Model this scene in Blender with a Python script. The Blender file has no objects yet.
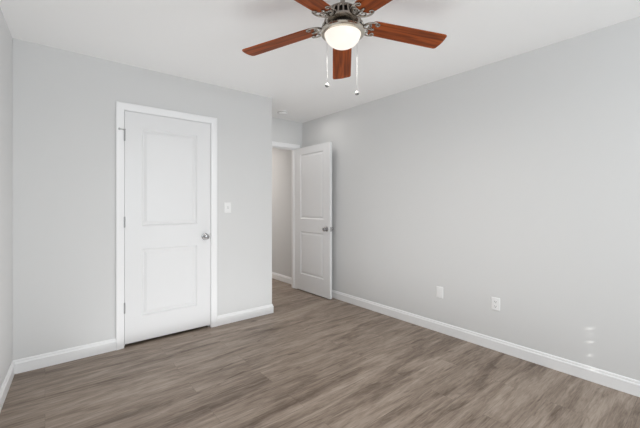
import bpy, bmesh, math, random
from mathutils import Vector, Matrix

S = bpy.context.scene
C = S.collection
R = math.radians
random.seed(4)

# ---------------------------------------------------------------- camera
F_PX, CY = 335.0, 204.5
TH = math.atan(275 / 335)            # camera yaw, to the right of the +Y axis
SN, CS = math.sin(TH), math.cos(TH)
EYE = 1.232
cam_d = bpy.data.cameras.new('camera')
cam_d.sensor_width = 36
cam_d.sensor_fit = 'HORIZONTAL'
cam_d.lens = F_PX / 640 * 36
cam_d.shift_y = -(214 - CY) / 640
cam_d.clip_start = 0.02
cam = bpy.data.objects.new('camera', cam_d)
cam.location = (0, 0, EYE)
cam.rotation_euler = (R(90), 0, -TH)
C.objects.link(cam)
S.camera = cam

# ---------------------------------------------------------------- world, sun, window light, exposure
w = bpy.data.worlds.new('daylight')
S.world = w
w.use_nodes = True
bg = w.node_tree.nodes['Background']
bg.inputs[0].default_value = (0.62, 0.78, 1.0, 1)
bg.inputs[1].default_value = 1.0

SPOT = Vector((2.95, 0.613, 0.2695))     # where the middle sun fleck lands on the right wall
HOLE = Vector((1.50, -2.03, 1.50))      # the cord hole of the blind it comes through
sun_d = bpy.data.lights.new('sun', 'SUN')
sun_d.energy = 5.0
sun_d.angle = R(0.35)
sun_d.color = (1.0, 0.97, 0.92)
sun = bpy.data.objects.new('sun', sun_d)
sun.rotation_euler = (SPOT - HOLE).to_track_quat('-Z', 'Y').to_euler()
sun.location = (-3, -8, 6)
C.objects.link(sun)


def area(name, loc, size, power, col, rot):
    d = bpy.data.lights.new(name, 'AREA')
    d.shape = 'RECTANGLE'
    d.size, d.size_y = size
    d.energy = power
    d.color = col
    o = bpy.data.objects.new(name, d)
    o.location = loc
    o.rotation_euler = rot
    C.objects.link(o)
    return o


# daylight through the blind behind the camera, then a hall light and added fills
LW_A = math.atan(0.062)               # slant of the left wall
area('window_daylight', (1.30, -1.94, 1.32), (1.95, 1.45), 54, (0.88, 0.955, 1.0), (R(90), 0, 0))
area('hall_light', (2.35, 5.6, 2.3), (0.6, 0.6), 18, (1.0, 0.94, 0.88), (0, 0, 0))  # unseen warm lamp added near the hall ceiling
area('alcove_fill', (2.50, 3.36, 2.43), (0.3, 0.15), 1.5, (1.0, 0.98, 0.94), (0, 0, 0))  # added fill light under the alcove ceiling, no fixture there
area('floor_fill', (1.25, 1.8, 0.03), (2.1, 2.8), 16.6, (0.97, 0.99, 1.0), (R(180), 0, 0))  # added upward fill just above the floor, stands in for bounced light

S.cycles.max_bounces = 16               # pale rooms live on many diffuse bounces
S.cycles.diffuse_bounces = 12
S.view_settings.view_transform = 'Standard'
S.view_settings.look = 'None'
S.view_settings.exposure = 0.0
S.view_settings.gamma = 1.0
S.view_settings.use_curve_mapping = False


# ---------------------------------------------------------------- helpers
def srgb(r, g, b):
    def f(v):
        v /= 255
        return v / 12.92 if v <= 0.04045 else ((v + 0.055) / 1.055) ** 2.4
    return (f(r), f(g), f(b), 1)


def material(name, col, rough=0.5, metal=0.0, spec=0.5):
    m = bpy.data.materials.new(name)
    m.use_nodes = True
    b = m.node_tree.nodes['Principled BSDF']
    b.inputs['Base Color'].default_value = col
    b.inputs['Roughness'].default_value = rough
    b.inputs['Metallic'].default_value = metal
    b.inputs['Specular IOR Level'].default_value = spec
    return m


def N(m, t, **kw):
    n = m.node_tree.nodes.new(t)
    for k, v in kw.items():
        setattr(n, k, v)
    return n


def L(m, a, b):
    m.node_tree.links.new(a, b)


def add_bump(m, scale, strength, detail=3, dist=0.002):
    tc = N(m, 'ShaderNodeTexCoord')
    no = N(m, 'ShaderNodeTexNoise')
    no.inputs['Scale'].default_value = scale
    no.inputs['Detail'].default_value = detail
    bu = N(m, 'ShaderNodeBump')
    bu.inputs['Strength'].default_value = strength
    bu.inputs['Distance'].default_value = dist
    L(m, tc.outputs['Object'], no.inputs['Vector'])
    L(m, no.outputs['Fac'], bu.inputs['Height'])
    L(m, bu.outputs['Normal'], m.node_tree.nodes['Principled BSDF'].inputs['Normal'])


def box(bm, x0, y0, z0, x1, y1, z1):
    v = [bm.verts.new(p) for p in ((x0, y0, z0), (x1, y0, z0), (x1, y1, z0), (x0, y1, z0),
                                   (x0, y0, z1), (x1, y0, z1), (x1, y1, z1), (x0, y1, z1))]
    for q in ((3, 2, 1, 0), (4, 5, 6, 7), (0, 1, 5, 4), (1, 2, 6, 5), (2, 3, 7, 6), (3, 0, 4, 7)):
        bm.faces.new([v[i] for i in q])


def lathe(bm, prof, n=40, M=Matrix()):
    """revolve (r, z) pairs about z"""
    rings = []
    for r, z in prof:
        if r < 1e-6:
            rings.append([bm.verts.new(M @ Vector((0, 0, z)))])
        else:
            rings.append([bm.verts.new(M @ Vector((r * math.cos(2 * math.pi * k / n), r * math.sin(2 * math.pi * k / n), z))) for k in range(n)])
    for a, b in zip(rings, rings[1:]):
        for k in range(n):
            j = (k + 1) % n
            if len(a) == 1 and len(b) == 1:
                continue
            if len(a) == 1:
                bm.faces.new((a[0], b[k], b[j]))
            elif len(b) == 1:
                bm.faces.new((a[k], b[0], a[j]))
            else:
                bm.faces.new((a[k], b[k], b[j], a[j]))


def tube(bm, pts, rad, n=8, flat=1.0, closed=False):
    """sweep a circle (flattened in z by flat) along pts; rad is one radius or a list"""
    pts = [Vector(p) for p in pts]
    m = len(pts)
    if not isinstance(rad, (list, tuple)):
        rad = [rad] * m
    rings = []
    for i, p in enumerate(pts):
        if closed:
            t = pts[(i + 1) % m] - pts[i - 1]
        else:
            t = pts[min(i + 1, m - 1)] - pts[max(i - 1, 0)]
        t.normalize()
        up = Vector((0, 0, 1)) if abs(t.z) < 0.9 else Vector((1, 0, 0))
        a = t.cross(up).normalized()
        b = a.cross(t).normalized()
        rings.append([bm.verts.new(p + rad[i] * (math.cos(2 * math.pi * k / n) * a + flat * math.sin(2 * math.pi * k / n) * b)) for k in range(n)])
    pairs = list(zip(rings, rings[1:]))
    if closed:
        pairs.append((rings[-1], rings[0]))
    for a, b in pairs:
        for k in range(n):
            j = (k + 1) % n
            bm.faces.new((a[k], a[j], b[j], b[k]))
    if not closed:
        bm.faces.new(rings[0][::-1])
        bm.faces.new(rings[-1])


def sweep(bm, path, prof, nrm):
    """mitred sweep of a closed (u, v) profile: u to the left of travel in the plane, v along nrm"""
    path = [Vector(p) for p in path]
    nrm = Vector(nrm)
    secs = []
    for i, p in enumerate(path):
        d0 = (path[i] - path[i - 1]).normalized() if i else None
        d1 = (path[i + 1] - path[i]).normalized() if i < len(path) - 1 else None
        n0 = nrm.cross(d0) if d0 else None
        n1 = nrm.cross(d1) if d1 else None
        if n0 is None:
            m = n1
        elif n1 is None:
            m = n0
        else:
            m = (n0 + n1) / (1 + n0.dot(n1))
        secs.append([bm.verts.new(p + u * m + v * nrm) for u, v in prof])
    k = len(prof)
    for a, b in zip(secs, secs[1:]):
        for i in range(k):
            j = (i + 1) % k
            bm.faces.new((a[i], a[j], b[j], b[i]))
    bm.faces.new(secs[0])
    bm.faces.new(secs[-1][::-1])


def obj(name, bm, mat, parent=None, smooth=None, bevel=0, loc=None, rot=None):
    bmesh.ops.recalc_face_normals(bm, faces=bm.faces)
    me = bpy.data.meshes.new(name)
    bm.to_mesh(me)
    bm.free()
    me.materials.append(mat)
    o = bpy.data.objects.new(name, me)
    C.objects.link(o)
    if parent:
        o.parent = parent
    if loc:
        o.location = loc
    if rot:
        o.rotation_euler = rot
    if bevel:
        b = o.modifiers.new('bevel', 'BEVEL')
        b.width = bevel
        b.segments = 2
        b.limit_method = 'ANGLE'
    if smooth is not None:
        me.polygons.foreach_set('use_smooth', [True] * len(me.polygons))
        try:
            me.set_sharp_from_angle(angle=R(smooth))
        except AttributeError:
            pass
    return o


def tag(o, label=None, cat=None, group=None, kind=None):
    if label:
        o['label'] = label
    if cat:
        o['category'] = cat
    if group:
        o['group'] = group
    if kind:
        o['kind'] = kind
    return o


def struct(o, label, cat):
    return tag(o, label, cat, kind='structure')


def empty(name, loc, rz=0):
    o = bpy.data.objects.new(name, None)
    o.empty_display_size = 0.05
    o.location = loc
    o.rotation_euler = (0, 0, rz)
    C.objects.link(o)
    return o


# ---------------------------------------------------------------- materials
WALL = material('grey_wall_paint', srgb(216, 216, 216), 0.6, spec=0.25)
add_bump(WALL, 260, 0.10)
CEIL = material('white_ceiling_paint', srgb(246, 246, 246), 0.8, spec=0.2)
add_bump(CEIL, 140, 0.18)
TRIM = material('white_trim_paint', srgb(240, 240, 241), 0.35)
DOOR = material('white_door_paint', srgb(231, 231, 232), 0.38)
PLASTIC = material('white_plastic', srgb(236, 236, 236), 0.3)
DARK = material('dark_slot', srgb(60, 58, 56), 0.6)
SLOT = material('pale_grey_plastic', srgb(200, 200, 200), 0.5)
GREYV = material('grey_vent', srgb(120, 118, 114), 0.6)
NICKEL = material('brushed_nickel', srgb(166, 160, 153), 0.15, metal=1.0)
add_bump(NICKEL, 400, 0.05)
STEEL = material('satin_steel', srgb(176, 176, 176), 0.35, metal=1.0)
PALEN = material('polished_nickel_rim', srgb(206, 199, 188), 0.22, metal=1.0)
KNOBM = material('satin_nickel', srgb(172, 172, 173), 0.25, metal=1.0)
BLACKM = material('dark_motor_metal', srgb(38, 33, 30), 0.5, metal=0.6)
CHAIN = material('pale_chain', srgb(118, 118, 118), 0.8, spec=0.05, metal=0.0)
BLIND = material('white_blind', srgb(235, 235, 232), 0.5)

GLASS = bpy.data.materials.new('lit_opal_glass')
GLASS.use_nodes = True
_b = GLASS.node_tree.nodes['Principled BSDF']
_b.inputs['Base Color'].default_value = (0.28, 0.26, 0.23, 1)
_b.inputs['Roughness'].default_value = 0.25
_b.inputs['Emission Color'].default_value = (1.0, 0.945, 0.86, 1)
_b.inputs['Emission Strength'].default_value = 0.84

PANE = bpy.data.materials.new('window_glass')
PANE.use_nodes = True
_p = PANE.node_tree.nodes
_p.remove(_p['Principled BSDF'])
_t = N(PANE, 'ShaderNodeBsdfTransparent')
_g = N(PANE, 'ShaderNodeBsdfGlossy')
_g.inputs['Roughness'].default_value = 0.02
_x = N(PANE, 'ShaderNodeMixShader')
_x.inputs[0].default_value = 0.06
L(PANE, _t.outputs[0], _x.inputs[1])
L(PANE, _g.outputs[0], _x.inputs[2])
L(PANE, _x.outputs[0], _p['Material Output'].inputs['Surface'])


def mth(m, op, a, b=None):
    n = N(m, 'ShaderNodeMath', operation=op)
    for i, v in enumerate((a, b)):
        if v is None:
            continue
        if isinstance(v, (int, float)):
            n.inputs[i].default_value = v
        else:
            L(m, v, n.inputs[i])
    return n.outputs[0]


def floor_material():
    m = material('grey_oak_plank', (0.2, 0.17, 0.14, 1), 0.42, spec=0.4)
    b = m.node_tree.nodes['Principled BSDF']
    tc = N(m, 'ShaderNodeTexCoord')
    br = N(m, 'ShaderNodeTexBrick')
    br.offset = 0.37
    br.offset_frequency = 2
    br.inputs['Color1'].default_value = (0, 0, 0, 1)
    br.inputs['Color2'].default_value = (1, 1, 1, 1)
    br.inputs['Mortar'].default_value = (0, 0, 0, 1)
    br.inputs['Scale'].default_value = 1
    br.inputs['Mortar Size'].default_value = 0.0011
    br.inputs['Mortar Smooth'].default_value = 0.2
    br.inputs['Bias'].default_value = 0
    br.inputs['Brick Width'].default_value = 1.22
    br.inputs['Row Height'].default_value = 0.182
    L(m, tc.outputs['Object'], br.inputs['Vector'])
    sx = N(m, 'ShaderNodeSeparateXYZ')
    L(m, tc.outputs['Object'], sx.inputs[0])
    rnd = N(m, 'ShaderNodeSeparateColor')
    L(m, br.outputs['Color'], rnd.inputs[0])
    rn = rnd.outputs[0]

    def noise(kx, ky, kr, scale, detail, rough, dist):
        cx = N(m, 'ShaderNodeCombineXYZ')
        L(m, mth(m, 'ADD', mth(m, 'MULTIPLY', sx.outputs[0], kx), mth(m, 'MULTIPLY', rn, kr)), cx.inputs[0])
        L(m, mth(m, 'ADD', mth(m, 'MULTIPLY', sx.outputs[1], ky), mth(m, 'MULTIPLY', rn, kr * 1.7)), cx.inputs[1])
        n = N(m, 'ShaderNodeTexNoise')
        n.inputs['Scale'].default_value = scale
        n.inputs['Detail'].default_value = detail
        n.inputs['Roughness'].default_value = rough
        n.inputs['Distortion'].default_value = dist
        L(m, cx.outputs[0], n.inputs['Vector'])
        return n.outputs['Fac']
    broad = noise(1.2, 8.5, 0.3, 1.0, 3.0, 0.55, 1.1)
    grain = noise(3.6, 40.0, 13.0, 1.0, 4.0, 0.65, 1.2)
    fine = noise(14.0, 190.0, 21.0, 1.0, 3.0, 0.6, 0.5)
    knot = noise(3.2, 9.0, 31.0, 1.0, 1.0, 0.4, 1.8)
    val = mth(m, 'ADD', mth(m, 'MULTIPLY', broad, 0.50), mth(m, 'MULTIPLY', grain, 0.40))
    val = mth(m, 'ADD', val, mth(m, 'MULTIPLY', fine, 0.24))
    val = mth(m, 'ADD', val, mth(m, 'MULTIPLY', rn, 0.04))
    kn = N(m, 'ShaderNodeMapRange')
    kn.inputs['From Min'].default_value = 0.70
    kn.inputs['From Max'].default_value = 0.86
    kn.inputs['To Min'].default_value = 0
    kn.inputs['To Max'].default_value = 0.22
    L(m, knot, kn.inputs['Value'])
    val = mth(m, 'SUBTRACT', val, kn.outputs[0])
    cr = N(m, 'ShaderNodeValToRGB')
    e = cr.color_ramp.elements
    e[0].position = 0.45
    e[0].color = srgb(*FLOOR_D)
    e[1].position = 0.72
    e[1].color = srgb(*FLOOR_L)
    mid = e.new(0.585)
    mid.color = srgb(*FLOOR_M)
    L(m, val, cr.inputs[0])
    mx = N(m, 'ShaderNodeMix', data_type='RGBA')
    L(m, mth(m, 'MULTIPLY', br.outputs['Fac'], 0.35), mx.inputs[0])
    L(m, cr.outputs[0], mx.inputs[6])
    mx.inputs[7].default_value = srgb(62, 54, 48)
    L(m, mx.outputs[2], b.inputs['Base Color'])
    bu = N(m, 'ShaderNodeBump')
    bu.inputs['Strength'].default_value = 0.12
    bu.inputs['Distance'].default_value = 0.001
    L(m, mth(m, 'SUBTRACT', grain, br.outputs['Fac']), bu.inputs['Height'])
    L(m, bu.outputs['Normal'], b.inputs['Normal'])
    return m


FLOOR_D, FLOOR_M, FLOOR_L = (92, 76, 64), (136, 121, 108), (166, 151, 138)
FLOOR = floor_material()


def blade_material():
    m = material('cherry_wood', (0.2, 0.05, 0.02, 1), 0.42, spec=0.15)
    b = m.node_tree.nodes['Principled BSDF']
    tc = N(m, 'ShaderNodeTexCoord')
    mp = N(m, 'ShaderNodeMapping')
    mp.inputs['Scale'].default_value = (1.6, 26, 26)
    L(m, tc.outputs['Object'], mp.inputs[0])
    n = N(m, 'ShaderNodeTexNoise')
    n.inputs['Scale'].default_value = 1.3
    n.inputs['Detail'].default_value = 5
    n.inputs['Distortion'].default_value = 0.7
    L(m, mp.outputs[0], n.inputs['Vector'])
    cr = N(m, 'ShaderNodeValToRGB')
    e = cr.color_ramp.elements
    e[0].position = 0.3
    e[0].color = srgb(92, 40, 16)
    e[1].position = 0.72
    e[1].color = srgb(184, 92, 40)
    L(m, n.outputs['Fac'], cr.inputs[0])
    L(m, cr.outputs[0], b.inputs['Base Color'])
    return m


CHERRY = blade_material()

# ---------------------------------------------------------------- room shell
H = 2.44
XR = 2.95               # right wall
YC = 3.295              # closet wall
XC = 1.997              # end of the closet wall
YE = 4.007              # end wall of the entry alcove
YB = -2.00              # window wall behind the camera
LX, LSL = -0.183, 0.062  # left wall: x at the closet corner and its small slant
D1 = (0.530, 1.282, 0.026, 2.040)     # closet door leaf x0 x1 z0 z1
D2 = (2.071, 2.833, 0.014, 2.040)     # doorway of the open door


def leftx(y):
    return LX - LSL * (YC - y)


bm = bmesh.new()
box(bm, -1.2, YB - 0.15, -0.1, 3.3, 7.0, 0)
struct(obj('floor', bm, FLOOR), 'grey-brown wood plank floor', 'floor')

bm = bmesh.new()
box(bm, -1.2, YB - 0.15, H, 3.3, 7.0, H + 0.1)
struct(obj('ceiling', bm, CEIL), 'flat white ceiling', 'ceiling')

LEFT_M = Matrix.Translation((leftx(0), 0, 0)) @ Matrix.Rotation(R(-90) - LW_A, 4, 'Z')   # local x runs towards -Y, local y into the room
bm = bmesh.new()
box(bm, -4.135, -0.12, 0, 2.10, 0, H)
bm.transform(LEFT_M)
struct(obj('wall_left', bm, WALL), 'narrow strip of grey wall at the left edge', 'wall')

JT = 0.018                            # jamb thickness
bm = bmesh.new()
ox0, ox1, oz = D1[0] - 0.003 - JT, D1[1] + 0.003 + JT, D1[3] + 0.003 + JT
box(bm, leftx(YC) + 0.0005, YC, 0, ox0, YC + 0.115, H)
box(bm, ox1, YC, 0, XC, YC + 0.115, H)
box(bm, ox0, YC, oz, ox1, YC + 0.115, H)
struct(obj('wall_front', bm, WALL), 'grey closet wall around the closed white door', 'wall')

bm = bmesh.new()
box(bm, XC - 0.115, YC + 0.115, 0, XC, YE, H)
struct(obj('wall_alcove_side', bm, WALL), 'grey side of the closet facing the entry alcove', 'wall')

bm = bmesh.new()
px0, px1, pz = D2[0] - 0.003 - JT, D2[1] + 0.003 + JT, D2[3] + 0.003 + JT
box(bm, leftx(YE) + 0.001, YE, 0, px0, YE + 0.115, H)
box(bm, px1, YE, 0, XR, YE + 0.115, H)
box(bm, px0, YE, pz, px1, YE + 0.115, H)
struct(obj('wall_alcove_end', bm, WALL), 'grey end wall above the open doorway', 'wall')

bm = bmesh.new()
box(bm, XR, YB - 0.12, 0, XR + 0.12, 6.9, H)
struct(obj('wall_right', bm, WALL), 'long bare grey wall on the right', 'wall')

WX0, WX1, WZ0, WZ1 = 0.30, 2.30, 0.58, 2.08
bm = bmesh.new()
box(bm, leftx(YB) - 0.1, YB - 0.12, 0, WX0, YB, H)
box(bm, WX1, YB - 0.12, 0, XR, YB, H)
box(bm, WX0, YB - 0.12, 0, WX1, YB, WZ0)
box(bm, WX0, YB - 0.12, WZ1, WX1, YB, H)
struct(obj('wall_back', bm, WALL), 'grey window wall behind the camera', 'wall')

# hall beyond the doorway
bm = bmesh.new()
box(bm, 1.55, YE + 0.115, 0, 1.67, 6.9, H)
struct(obj('wall_hall_left', bm, WALL), 'hall wall opposite', 'wall')
bm = bmesh.new()
box(bm, 1.55, 6.78, 0, XR, 6.9, H)
struct(obj('wall_hall_end', bm, WALL), 'end wall of the hall', 'wall')

# ---------------------------------------------------------------- baseboards, casings, jambs
BASE = [(0, 0), (0.013, 0), (0.013, 0.066), (0.0145, 0.070), (0.0125, 0.078), (0.0085, 0.082), (0.0085, 0.090), (0.005, 0.098), (0, 0.1)]


def baseboard(name, path, label):
    """path runs with the room on its left"""
    bm = bmesh.new()
    sweep(bm, [(x, y, 0) for x, y in path], BASE, (0, 0, 1))
    return struct(obj(name, bm, TRIM), label, 'baseboard')


CW = 0.058                            # casing width
cx0, cx1, cz1 = D1[0] - 0.008, D1[1] + 0.008, D1[3] + 0.008
ex0, ex1, ez1 = D2[0] - 0.008, D2[1] + 0.008, D2[3] + 0.008
baseboard('baseboard_left', [(leftx(YC - 0.014), YC - 0.014), (leftx(YB), YB)], 'white baseboard along the left wall')
baseboard('baseboard_front', [(cx0 - CW, YC), (leftx(YC) + 0.001, YC)], 'white baseboard left of the closed closet door')
baseboard('baseboard_closet_corner', [(XC, YE), (XC, YC), (cx1 + CW, YC)], 'short white baseboard between the closed door and the wall corner')
baseboard('baseboard_right', [(XR, YB), (XR, YE - 0.015)], 'long white baseboard along the right wall')
baseboard('baseboard_hall', [(XR, YE + 0.15), (XR, 6.7)], 'white baseboard in the hall beyond the open doorway')

CAS = [(0, 0), (0, 0.008), (0.006, 0.0105), (0.022, 0.0115), (0.034, 0.0155), (0.052, 0.017), (CW, 0.014), (CW, 0)]


def casing(name, x0, x1, z1, y, label):
    bm = bmesh.new()
    # travel up the right side, left across the head, down the left side: outside on the right of travel
    path = [(x0, y, 0), (x0, y, z1), (x1, y, z1), (x1, y, 0)]
    sweep(bm, path, CAS, (0, -1, 0))
    return struct(obj(name, bm, TRIM, smooth=30), label, 'door casing')


casing('trim_1', cx0, cx1, cz1, YC, 'white casing around the closed closet door')
casing('trim_2', ex0, ex1, ez1, YE, 'white casing around the open doorway')


def jamb(name, x0, x1, z1, y0, y1, stop_y, label):
    bm = bmesh.new()
    a = 0.003
    box(bm, x0 - a - JT, y0, 0, x0 - a, y1, z1 + a)
    box(bm, x1 + a, y0, 0, x1 + a + JT, y1, z1 + a)
    box(bm, x0 - a - JT, y0, z1 + a, x1 + a + JT, y1, z1 + a + JT)
    if stop_y:
        s0, s1 = stop_y
        box(bm, x0 - a, s0, 0, x0 + 0.009, s1, z1 + a)
        box(bm, x1 - 0.009, s0, 0, x1 + a, s1, z1 + a)
        box(bm, x0 + 0.009, s0, z1 - 0.009, x1 - 0.009, s1, z1 + a)
    return struct(obj(name, bm, TRIM), label, 'door jamb')


jamb('trim_3', D1[0], D1[1], D1[3], YC, YC + 0.115, (YC + 0.042, YC + 0.075), 'white jamb of the closed closet door')
jamb('trim_4', D2[0], D2[1], D2[3], YE, YE + 0.115, (YE + 0.042, YE + 0.075), 'white jamb of the open doorway')


# ---------------------------------------------------------------- doors
def door_leaf(wd, z0, z1, th, panels):
    """two moulded panels on both faces; face at y=0 looks to -y"""
    bm = bmesh.new()
    xs = [0, panels[0][0], panels[0][1], wd]
    zs = [z0]
    for p in panels:
        zs += [p[2], p[3]]
    zs.append(z1)
    rings = [(0, 0), (0.003, 0.003), (0.013, 0.011), (0.019, 0.011), (0.042, 0.002)]
    for y, s in ((0, 1), (th, -1)):
        def V(x, z, d=0):
            return bm.verts.new((x, y + s * d, z))
        for i in range(3):
            for k in range(len(zs) - 1):
                x0, x1, a, b = xs[i], xs[i + 1], zs[k], zs[k + 1]
                if i == 1 and k % 2 == 1:
                    prev = None
                    for ins, d in rings:
                        r = [V(x0 + ins, a + ins, d), V(x1 - ins, a + ins, d), V(x1 - ins, b - ins, d), V(x0 + ins, b - ins, d)]
                        if prev:
                            for j in range(4):
                                bm.faces.new((prev[j], prev[(j + 1) % 4], r[(j + 1) % 4], r[j]))
                        prev = r
                    bm.faces.new(prev)
                else:
                    bm.faces.new((V(x0, a), V(x1, a), V(x1, b), V(x0, b)))
    # edges
    def quad(*p):
        bm.faces.new([bm.verts.new(v) for v in p])
    for k in range(len(zs) - 1):
        for x in (0, wd):
            quad((x, 0, zs[k]), (x, th, zs[k]), (x, th, zs[k + 1]), (x, 0, zs[k + 1]))
    for i in range(3):
        for z in (z0, z1):
            quad((xs[i], 0, z), (xs[i + 1], 0, z), (xs[i + 1], th, z), (xs[i], th, z))
    bmesh.ops.remove_doubles(bm, verts=bm.verts, dist=1e-5)
    return bm


KNOB = [(0.0, 0.0), (0.032, 0.0), (0.033, 0.003), (0.030, 0.007), (0.016, 0.010), (0.0115, 0.014), (0.0115, 0.026),
        (0.016, 0.031), (0.024, 0.037), (0.0275, 0.045), (0.0265, 0.053), (0.020, 0.059), (0.010, 0.0615), (0, 0.062)]


def add_knob(parent, x, z, y, sgn, label=None):
    bm = bmesh.new()
    M = Matrix.Translation((x, y, z)) @ Matrix.Rotation(R(90) * sgn, 4, 'X')
    lathe(bm, KNOB, 32, M)
    o = obj('door_knob', bm, KNOBM, parent, smooth=35)
    if label:
        o['label'] = label


def add_hinge(parent, x, y, z, d=0.006):
    bm = bmesh.new()
    lathe(bm, [(0, -0.048), (0.0035, -0.047), (0.0062, -0.044), (0.0062, 0.044), (0.0035, 0.047), (0, 0.048)], 14, Matrix.Translation((x, y - 0.005, z)))
    return obj('hinge', bm, STEEL, parent, smooth=40)


# closed closet door, hinged on its left
wd = D1[1] - D1[0]
d1 = empty('door_1', (D1[0], YC, 0))
struct(d1, 'closed white two-panel closet door', 'door')
pan = [(0.131, wd - 0.131, 0.243, 0.840), (0.131, wd - 0.131, 1.040, 1.908)]
obj('door_leaf', door_leaf(wd, D1[2], D1[3], 0.035, pan), DOOR, d1, loc=(0, 0.002, 0))
add_knob(d1, wd - 0.055, 0.915, 0.002, 1, 'round satin nickel knob')
for z in (1.826, 1.081, 0.341):
    h = add_hinge(d1, -0.0015, -0.001, z)
bm = bmesh.new()                       # hinge-pin door stop on the top hinge
tube(bm, [(-0.0015, -0.006, 1.8745), (-0.025, -0.018, 1.8745), (-0.042, -0.016, 1.8745)], 0.0045, 10)
lathe(bm, [(0, 0), (0.0095, 0), (0.0095, 0.008), (0, 0.008)], 14, Matrix.Translation((-0.042, -0.020, 1.8745)) @ Matrix.Rotation(R(-90), 4, 'X'))
lathe(bm, [(0, -0.003), (0.0085, -0.003), (0.0085, 0.004), (0, 0.004)], 14, Matrix.Translation((-0.0015, -0.006, 1.8765)))
obj('hinge_pin_stop', bm, STEEL, d1, smooth=40)
bm = bmesh.new()
box(bm, wd - 0.002, 0.0005, 0.888, wd + 0.0025, 0.012, 0.945)
obj('latch_plate', bm, STEEL, d1)

# open bedroom door, swung back along the right wall
wd2 = 0.757
d2 = empty('door_2', (2.830, YE - 0.004, 0), R(-90))     # local x runs from the hinge towards the camera
struct(d2, 'open white two-panel bedroom door', 'door')
pan = [(0.114, wd2 - 0.131, 0.243, 0.850), (0.114, wd2 - 0.131, 1.032, 1.945)]
obj('door_leaf', door_leaf(wd2, D2[2], D2[3], 0.035, pan), DOOR, d2)
add_knob(d2, wd2 - 0.062, 0.912, 0.0, 1, 'round satin nickel knob on the face towards the room')
add_knob(d2, wd2 - 0.062, 0.912, 0.035, -1, 'round satin nickel knob on the face towards the wall')
for z in (1.83, 1.08, 0.28):
    add_hinge(d2, -0.002, 0.045, z)
bm = bmesh.new()
box(bm, wd2 - 0.001, 0.0055, 0.883, wd2 + 0.0012, 0.0295, 0.941)
lathe(bm, [(0, 0), (0.007, 0), (0.006, 0.008), (0, 0.009)], 14, Matrix.Translation((wd2, 0.0175, 0.912)) @ Matrix.Rotation(R(90), 4, 'Y'))
obj('latch_plate', bm, STEEL, d2)

# ---------------------------------------------------------------- window behind the camera with a closed blind
def window(name, loc, rz, a0, a1, z0, z1, hole_x, hole_z, label):
    """window in local coordinates: x along the wall, room towards +y"""
    win = empty(name, loc, rz)
    struct(win, label, 'window')
    bm = bmesh.new()
    f = 0.045
    for a, b, c, d in ((a0, a0 + f, z0, z1), (a1 - f, a1, z0, z1), (a0 + f, a1 - f, z0, z0 + f), (a0 + f, a1 - f, z1 - f, z1)):
        box(bm, a, -0.115, c, b, -0.07, d)
    obj('window_frame', bm, TRIM, win)
    bm = bmesh.new()
    box(bm, a0 + f, -0.096, z0 + f, a1 - f, -0.092, z1 - f)
    obj('pane', bm, PANE, win)
    bm = bmesh.new()
    box(bm, a0 - 0.03, 0.0005, z0 - 0.02, a1 + 0.03, 0.035, z0)
    obj('window_sill', bm, TRIM, win)
    bm = bmesh.new()                   # closed slats, with a column of cord holes
    pitch = 0.0473
    y0, y1 = -0.0315, -0.0285
    x0, x1 = a0 + 0.001, a1 - 0.001
    z = z0 + 0.0005
    if hole_x is not None:
        for n in range(-4, 3):
            big = n % 2 == 0
            hw, hh, zc = 0.011 if big else 0.005, 0.006 if big else 0.004, hole_z + n * pitch
            box(bm, x0, y0, z, x1, y1, zc - hh)
            box(bm, x0, y0, zc - hh, hole_x - hw, y1, zc + hh)
            box(bm, hole_x + hw, y0, zc - hh, x1, y1, zc + hh)
            z = zc + hh
    box(bm, x0, y0, z, x1, y1, z1 - 0.0005)
    obj('blind', bm, BLIND, win)


window('window_1', (0, YB, 0), 0, WX0, WX1, WZ0, WZ1, HOLE.x, HOLE.z, 'white window behind the camera with its blind closed')

# ---------------------------------------------------------------- ceiling fan
FX, FY = 1.90 * SN + 0.1285 * CS, 1.90 * CS - 0.1285 * SN
fan = tag(empty('ceiling_fan', (FX, FY, H)), 'five-blade ceiling fan with cherry wood blades and a lit bowl light', 'ceiling fan')
BZ = -0.175                           # blade plane below the ceiling


def fl(z):
    return z - H


bm = bmesh.new()
lathe(bm, [(0, 0), (0.050, 0), (0.050, -0.005), (0.044, -0.010), (0.024, -0.014), (0.014, -0.015), (0, -0.015)], 40)
obj('canopy', bm, NICKEL, fan, smooth=30)
bm = bmesh.new()
lathe(bm, [(0, -0.014), (0.0135, -0.014), (0.0135, -0.120), (0, -0.120)], 20)
obj('downrod', bm, NICKEL, fan, smooth=40)
bm = bmesh.new()                      # motor housing: upper dome, ribs over dark slots, lower ring
lathe(bm, [(0, -0.088), (0.040, -0.088), (0.060, -0.092), (0.082, -0.099), (0.091, -0.106), (0.093, -0.112), (0.088, -0.118)], 48)
lathe(bm, [(0.099, -0.152), (0.105, -0.156), (0.106, -0.166), (0.100, -0.173), (0.072, -0.178), (0.070, -0.174), (0.096, -0.160), (0.099, -0.152)], 48)
NR = 22
for k in range(NR):
    a = 2 * math.pi * k / NR
    ca, sa = math.cos(a), math.sin(a)
    tube(bm, [(0.087 * ca, 0.087 * sa, -0.113), (0.094 * ca, 0.094 * sa, -0.136), (0.0985 * ca, 0.0985 * sa, -0.157)], [0.0062, 0.0058, 0.0066], 8)
obj('motor_housing', bm, NICKEL, fan, smooth=40, loc=(0, 0, -0.010))
bm = bmesh.new()
lathe(bm, [(0, -0.115), (0.078, -0.116), (0.088, -0.155), (0.070, -0.180), (0.052, -0.190), (0.050, -0.200), (0, -0.200)], 40)
obj('motor', bm, BLACKM, fan, smooth=30, loc=(0, 0, -0.008))
bm = bmesh.new()                      # light fitter pan
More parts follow.
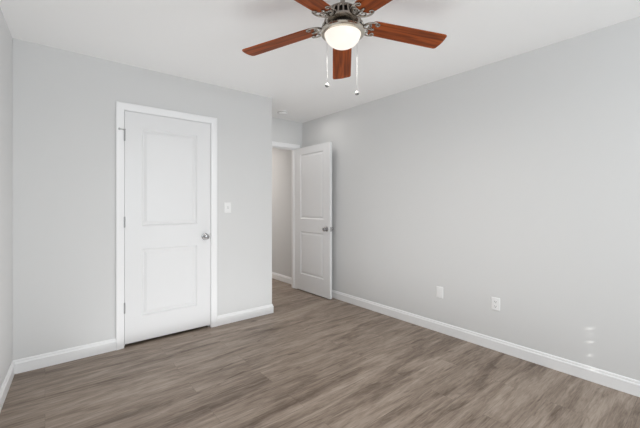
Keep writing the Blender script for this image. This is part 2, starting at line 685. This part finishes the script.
lathe(bm, [(0, -0.196), (0.046, -0.196), (0.052, -0.200), (0.104, -0.204), (0.119, -0.208), (0.1245, -0.214), (0.1255, -0.224), (0.120, -0.231),
           (0.1045, -0.233), (0.1025, -0.224), (0.108, -0.222), (0, -0.222)], 56)
fit = obj('light_fitter', bm, PALEN, fan, smooth=30, loc=(0, 0, -0.015))
bm = bmesh.new()
prof = [(0.1020, -0.220)]
for k in range(0, 11):
    t = k / 10 * math.pi / 2
    prof.append((0.1020 * math.cos(t), -0.2265 - 0.079 * math.sin(t)))
prof[-1] = (0, prof[-1][1])
lathe(bm, prof, 48)
obj('glass_bowl', bm, GLASS, fan, smooth=60, loc=(0, 0, -0.015))
# the lamp's own light, thrown down out of the bowl
lamp = area('fan_lamp', (FX, FY, H - 0.332), (0.2, 0.2), 10.4, (1.0, 0.965, 0.91), (0, 0, 0))
lamp.data.shape = 'DISK'

R0, R1 = 0.155, 0.646                 # blade root and tip


def blade_outline():
    pts = []
    wr, wt = 0.059, 0.068

    def arc(cx, cy, r, a0, a1, n=6):
        for i in range(n + 1):
            a = R(a0 + (a1 - a0) * i / n)
            pts.append((cx + r * math.cos(a), cy + r * math.sin(a)))
    # root, rounded like a tongue
    for i in range(13):
        a = R(-90 - 180 * i / 12)
        pts.append((R0 + 0.034 + 0.034 * math.cos(a), wr * math.sin(a)))
    # towards tip along +y side
    for i in range(1, 8):
        t = i / 8
        pts.append((R0 + 0.034 + (R1 - 0.022 - R0 - 0.034) * t, wr + (wt - wr) * t ** 0.8))
    arc(R1 - 0.024, wt - 0.018, 0.018, 90, 18)
    pts.append((R1 - 0.0025, 0.028))
    pts.append((R1, 0))
    pts.append((R1 - 0.0025, -0.028))
    arc(R1 - 0.024, -wt + 0.018, 0.018, -18, -90)
    for i in range(7, 0, -1):
        t = i / 8
        pts.append((R0 + 0.034 + (R1 - 0.022 - R0 - 0.034) * t, -(wr + (wt - wr) * t ** 0.8)))
    return pts


def make_blade():
    bm = bmesh.new()
    o = blade_outline()
    n = len(o)
    lo = [bm.verts.new((x, y, -0.003)) for x, y in o]
    hi = [bm.verts.new((x, y, 0.003)) for x, y in o]
    bm.faces.new(lo[::-1])
    bm.faces.new(hi)
    for i in range(n):
        bm.faces.new((lo[i], lo[(i + 1) % n], hi[(i + 1) % n], hi[i]))
    return obj('blade', bm, CHERRY, fan, bevel=0.0012)


def make_iron():
    """openwork scroll bracket under the blade root"""
    bm = bmesh.new()
    zb = -0.0085
    # two-bar neck leaving a slot
    for s in (-1, 1):
        tube(bm, [(0.070, 0.010 * s, 0.030), (0.092, 0.019 * s, 0.024), (0.106, 0.021 * s, 0.012), (0.116, 0.015 * s, 0.001), (0.124, 0.004 * s, zb)],
             [0.008, 0.008, 0.0075, 0.007, 0.007], 8)
        # crescent arm hugging the root, ending in a curl on the blade edge
        pts, rad = [], []
        for i in range(13):
            a = R(180 - 108 * i / 12)
            rr = 0.060
            pts.append((0.177 + rr * 1.0 * math.cos(a), s * rr * math.sin(a), zb))
            rad.append(0.0078 - 0.0025 * i / 12)
        tube(bm, pts, rad, 8, 0.7)
        ex, ey = pts[-1][0], abs(pts[-1][1])
        pts = [(ex + 0.010 * math.sin(R(b)) + 0.001 * 0, s * (ey - 0.011 + 0.011 * math.cos(R(b))), zb) for b in range(0, 290, 24)]
        tube(bm, pts, 0.0045, 8, 0.8)
        # inner scroll
        pts = []
        for i in range(17):
            a = R(200 - 300 * i / 16)
            rr = 0.019 - 0.010 * i / 16
            pts.append((0.150 + rr * math.cos(a), s * (0.026 + rr * math.sin(a)), zb))
        tube(bm, pts, 0.0048, 8, 0.8)
    # tongue with a screw boss
    tube(bm, [(0.122, 0, zb), (0.146, 0, zb), (0.172, 0, zb), (0.192, 0, zb)], [0.008, 0.006, 0.0075, 0.005], 8, 0.6)
    lathe(bm, [(0, -0.005), (0.007, -0.004), (0.009, 0), (0.009, 0.006), (0, 0.006)], 16, Matrix.Translation((0.177, 0, zb)))
    return obj('blade_iron', bm, NICKEL, fan, smooth=50)


PITCH_A = R(-8.5)
DROOP = (6.8, 3.0, 2.0, 2.5, 6.4)     # each blade sags a little differently
b0, i0 = make_blade(), make_iron()
# image angle 0 points along the view; blades turn clockwise seen from above
view = math.atan2(CS, SN)
for k in range(5):
    ang = view - R(3.2 + 72 * k)
    for src in (b0, i0):
        o = src if k == 0 else src.copy()
        if k:
            C.objects.link(o)
        o.parent = fan
        o.location = (0, 0, BZ)
        o.rotation_euler = (PITCH_A if src is b0 else PITCH_A * 0.6, R(DROOP[k]), ang)


def pull_chain(D, lat, zf, label):
    x, y = D * SN + lat * CS - FX, D * CS - lat * SN - FY
    r = math.hypot(x, y)
    bm = bmesh.new()
    tube(bm, [(x * 0.9, y * 0.9, -0.233), (x, y, -0.236), (x, y, fl(zf) + 0.008)], 0.0006, 6)
    z = -0.244
    while z > fl(zf) + 0.012:
        lathe(bm, [(0, -0.0012), (0.0010, 0), (0, 0.0012)], 6, Matrix.Translation((x, y, z)))
        z -= 0.0052
    c = obj('pull_chain', bm, CHAIN, fan)
    c['label'] = label
    bm = bmesh.new()
    lathe(bm, [(0, 0.014), (0.003, 0.013), (0.005, 0.010), (0.0105, 0.005), (0.0125, -0.002), (0.0105, -0.009), (0.005, -0.0125), (0, -0.013)], 20, Matrix.Translation((x, y, fl(zf))))
    obj('pull_fob', bm, CHAIN, c, smooth=60)


pull_chain(1.985, 0.0415, 1.940, 'shorter pull chain, left')
pull_chain(1.985, 0.2192, 1.893, 'longer pull chain, right')

# ---------------------------------------------------------------- small fittings
bm = bmesh.new()
lathe(bm, [(0, 0), (0.064, 0), (0.066, -0.004), (0.066, -0.012), (0.060, -0.014), (0.060, -0.018), (0.063, -0.021), (0.058, -0.032), (0.040, -0.038), (0, -0.039)], 40)
sd = tag(empty('smoke_detector', (2.385, 3.675, H)), 'round white smoke detector on the ceiling above the open doorway', 'smoke detector')
obj('body', bm, PLASTIC, sd, smooth=30)
bm = bmesh.new()
lathe(bm, [(0.0605, -0.0135), (0.0615, -0.016), (0.0605, -0.0185), (0.058, -0.016), (0.0605, -0.0135)], 40)
obj('vent_ring', bm, GREYV, sd)


def plate_bm(w=0.070, h=0.109, t=0.006):
    """face plate in local xz, standing out to -y, with a pillowed rim"""
    bm = bmesh.new()
    prev = None
    for ins, d in ((0, 0), (0, -0.0025), (0.003, -t + 0.001), (0.006, -t)):
        r = [bm.verts.new((sx * (w / 2 - ins), d, sz * (h / 2 - ins))) for sx, sz in ((-1, -1), (1, -1), (1, 1), (-1, 1))]
        if prev:
            for j in range(4):
                bm.faces.new((prev[j], prev[(j + 1) % 4], r[(j + 1) % 4], r[j]))
        else:
            bm.faces.new(r)
        prev = r
    bm.faces.new(prev)
    return bm


def screws(parent, zs, y=-0.006):
    for z in zs:
        bm = bmesh.new()
        lathe(bm, [(0, 0), (0.0035, 0), (0.003, 0.001), (0, 0.0014)], 12, Matrix.Translation((0, y, z)) @ Matrix.Rotation(R(90), 4, 'X'))
        obj('screw', bm, PLASTIC, parent, smooth=40)


# toggle switch on the closet wall
sw = tag(empty('light_switch', (1.466, YC, 1.200)), 'white toggle light switch on the wall right of the closed door', 'light switch')
obj('face_plate', plate_bm(), PLASTIC, sw)
screws(sw, (0.030, -0.030))
bm = bmesh.new()
box(bm, -0.0055, -0.0066, -0.0125, 0.0055, -0.0055, 0.0125)
obj('toggle_slot', bm, SLOT, sw)
bm = bmesh.new()
M = Matrix.Translation((0, -0.006, -0.001)) @ Matrix.Rotation(R(-24), 4, 'X')
v = []
for y, hw, hz in ((0, 0.0042, 0.005), (-0.013, 0.0034, 0.0036)):
    v.append([bm.verts.new(M @ Vector((sx * hw, y, sz * hz))) for sx, sz in ((-1, -1), (1, -1), (1, 1), (-1, 1))])
bm.faces.new(v[0])
bm.faces.new(v[1])
for j in range(4):
    bm.faces.new((v[0][j], v[0][(j + 1) % 4], v[1][(j + 1) % 4], v[1][j]))
obj('toggle', bm, PLASTIC, sw, bevel=0.0006)

# blank plate and duplex outlet on the right wall (local -y points into the room, to -X)
pl = tag(empty('wall_plate', (XR, 1.768, 0.384), R(-90)), 'plain white wall plate low on the right wall, nearer the open door', 'wall plate')
obj('face_plate', plate_bm(), PLASTIC, pl)
bm = bmesh.new()
box(bm, -0.0165, -0.0078, -0.033, 0.0165, -0.0055, 0.033)
obj('blank_insert', bm, PLASTIC, pl, bevel=0.001)
screws(pl, (0.048, -0.048))

ol = tag(empty('power_outlet', (XR, 1.248, 0.390), R(-90)), 'white duplex power outlet with dark slots low on the right wall', 'power outlet')
obj('face_plate', plate_bm(), PLASTIC, ol)
screws(ol, (0.0,))
for s in (1, -1):
    bm = bmesh.new()
    pts = []
    for i in range(24):
        a = 2 * math.pi * i / 24
        pts.append((0.0172 * math.cos(a), max(-0.0145, min(0.0145, 0.0172 * math.sin(a)))))
    lo = [bm.verts.new((x, -0.0052, 0.0195 * s + z)) for x, z in pts]
    hi = [bm.verts.new((x, -0.0074, 0.0195 * s + z)) for x, z in pts]
    bm.faces.new(lo)
    bm.faces.new(hi)
    for i in range(24):
        bm.faces.new((lo[i], lo[(i + 1) % 24], hi[(i + 1) % 24], hi[i]))
    sk = obj('socket', bm, PLASTIC, ol)
    bm = bmesh.new()
    zc = 0.0195 * s
    box(bm, -0.0078, -0.0079, zc - 0.003, -0.0052, -0.0070, zc + 0.0065)
    box(bm, 0.0052, -0.0079, zc - 0.002, 0.0078, -0.0070, zc + 0.0055)
    lathe(bm, [(0, 0), (0.0028, 0), (0.0028, 0.0009), (0, 0.0009)], 10, Matrix.Translation((0, -0.0070, zc - 0.0085)) @ Matrix.Rotation(R(90), 4, 'X'))
    obj('slots', bm, DARK, sk)
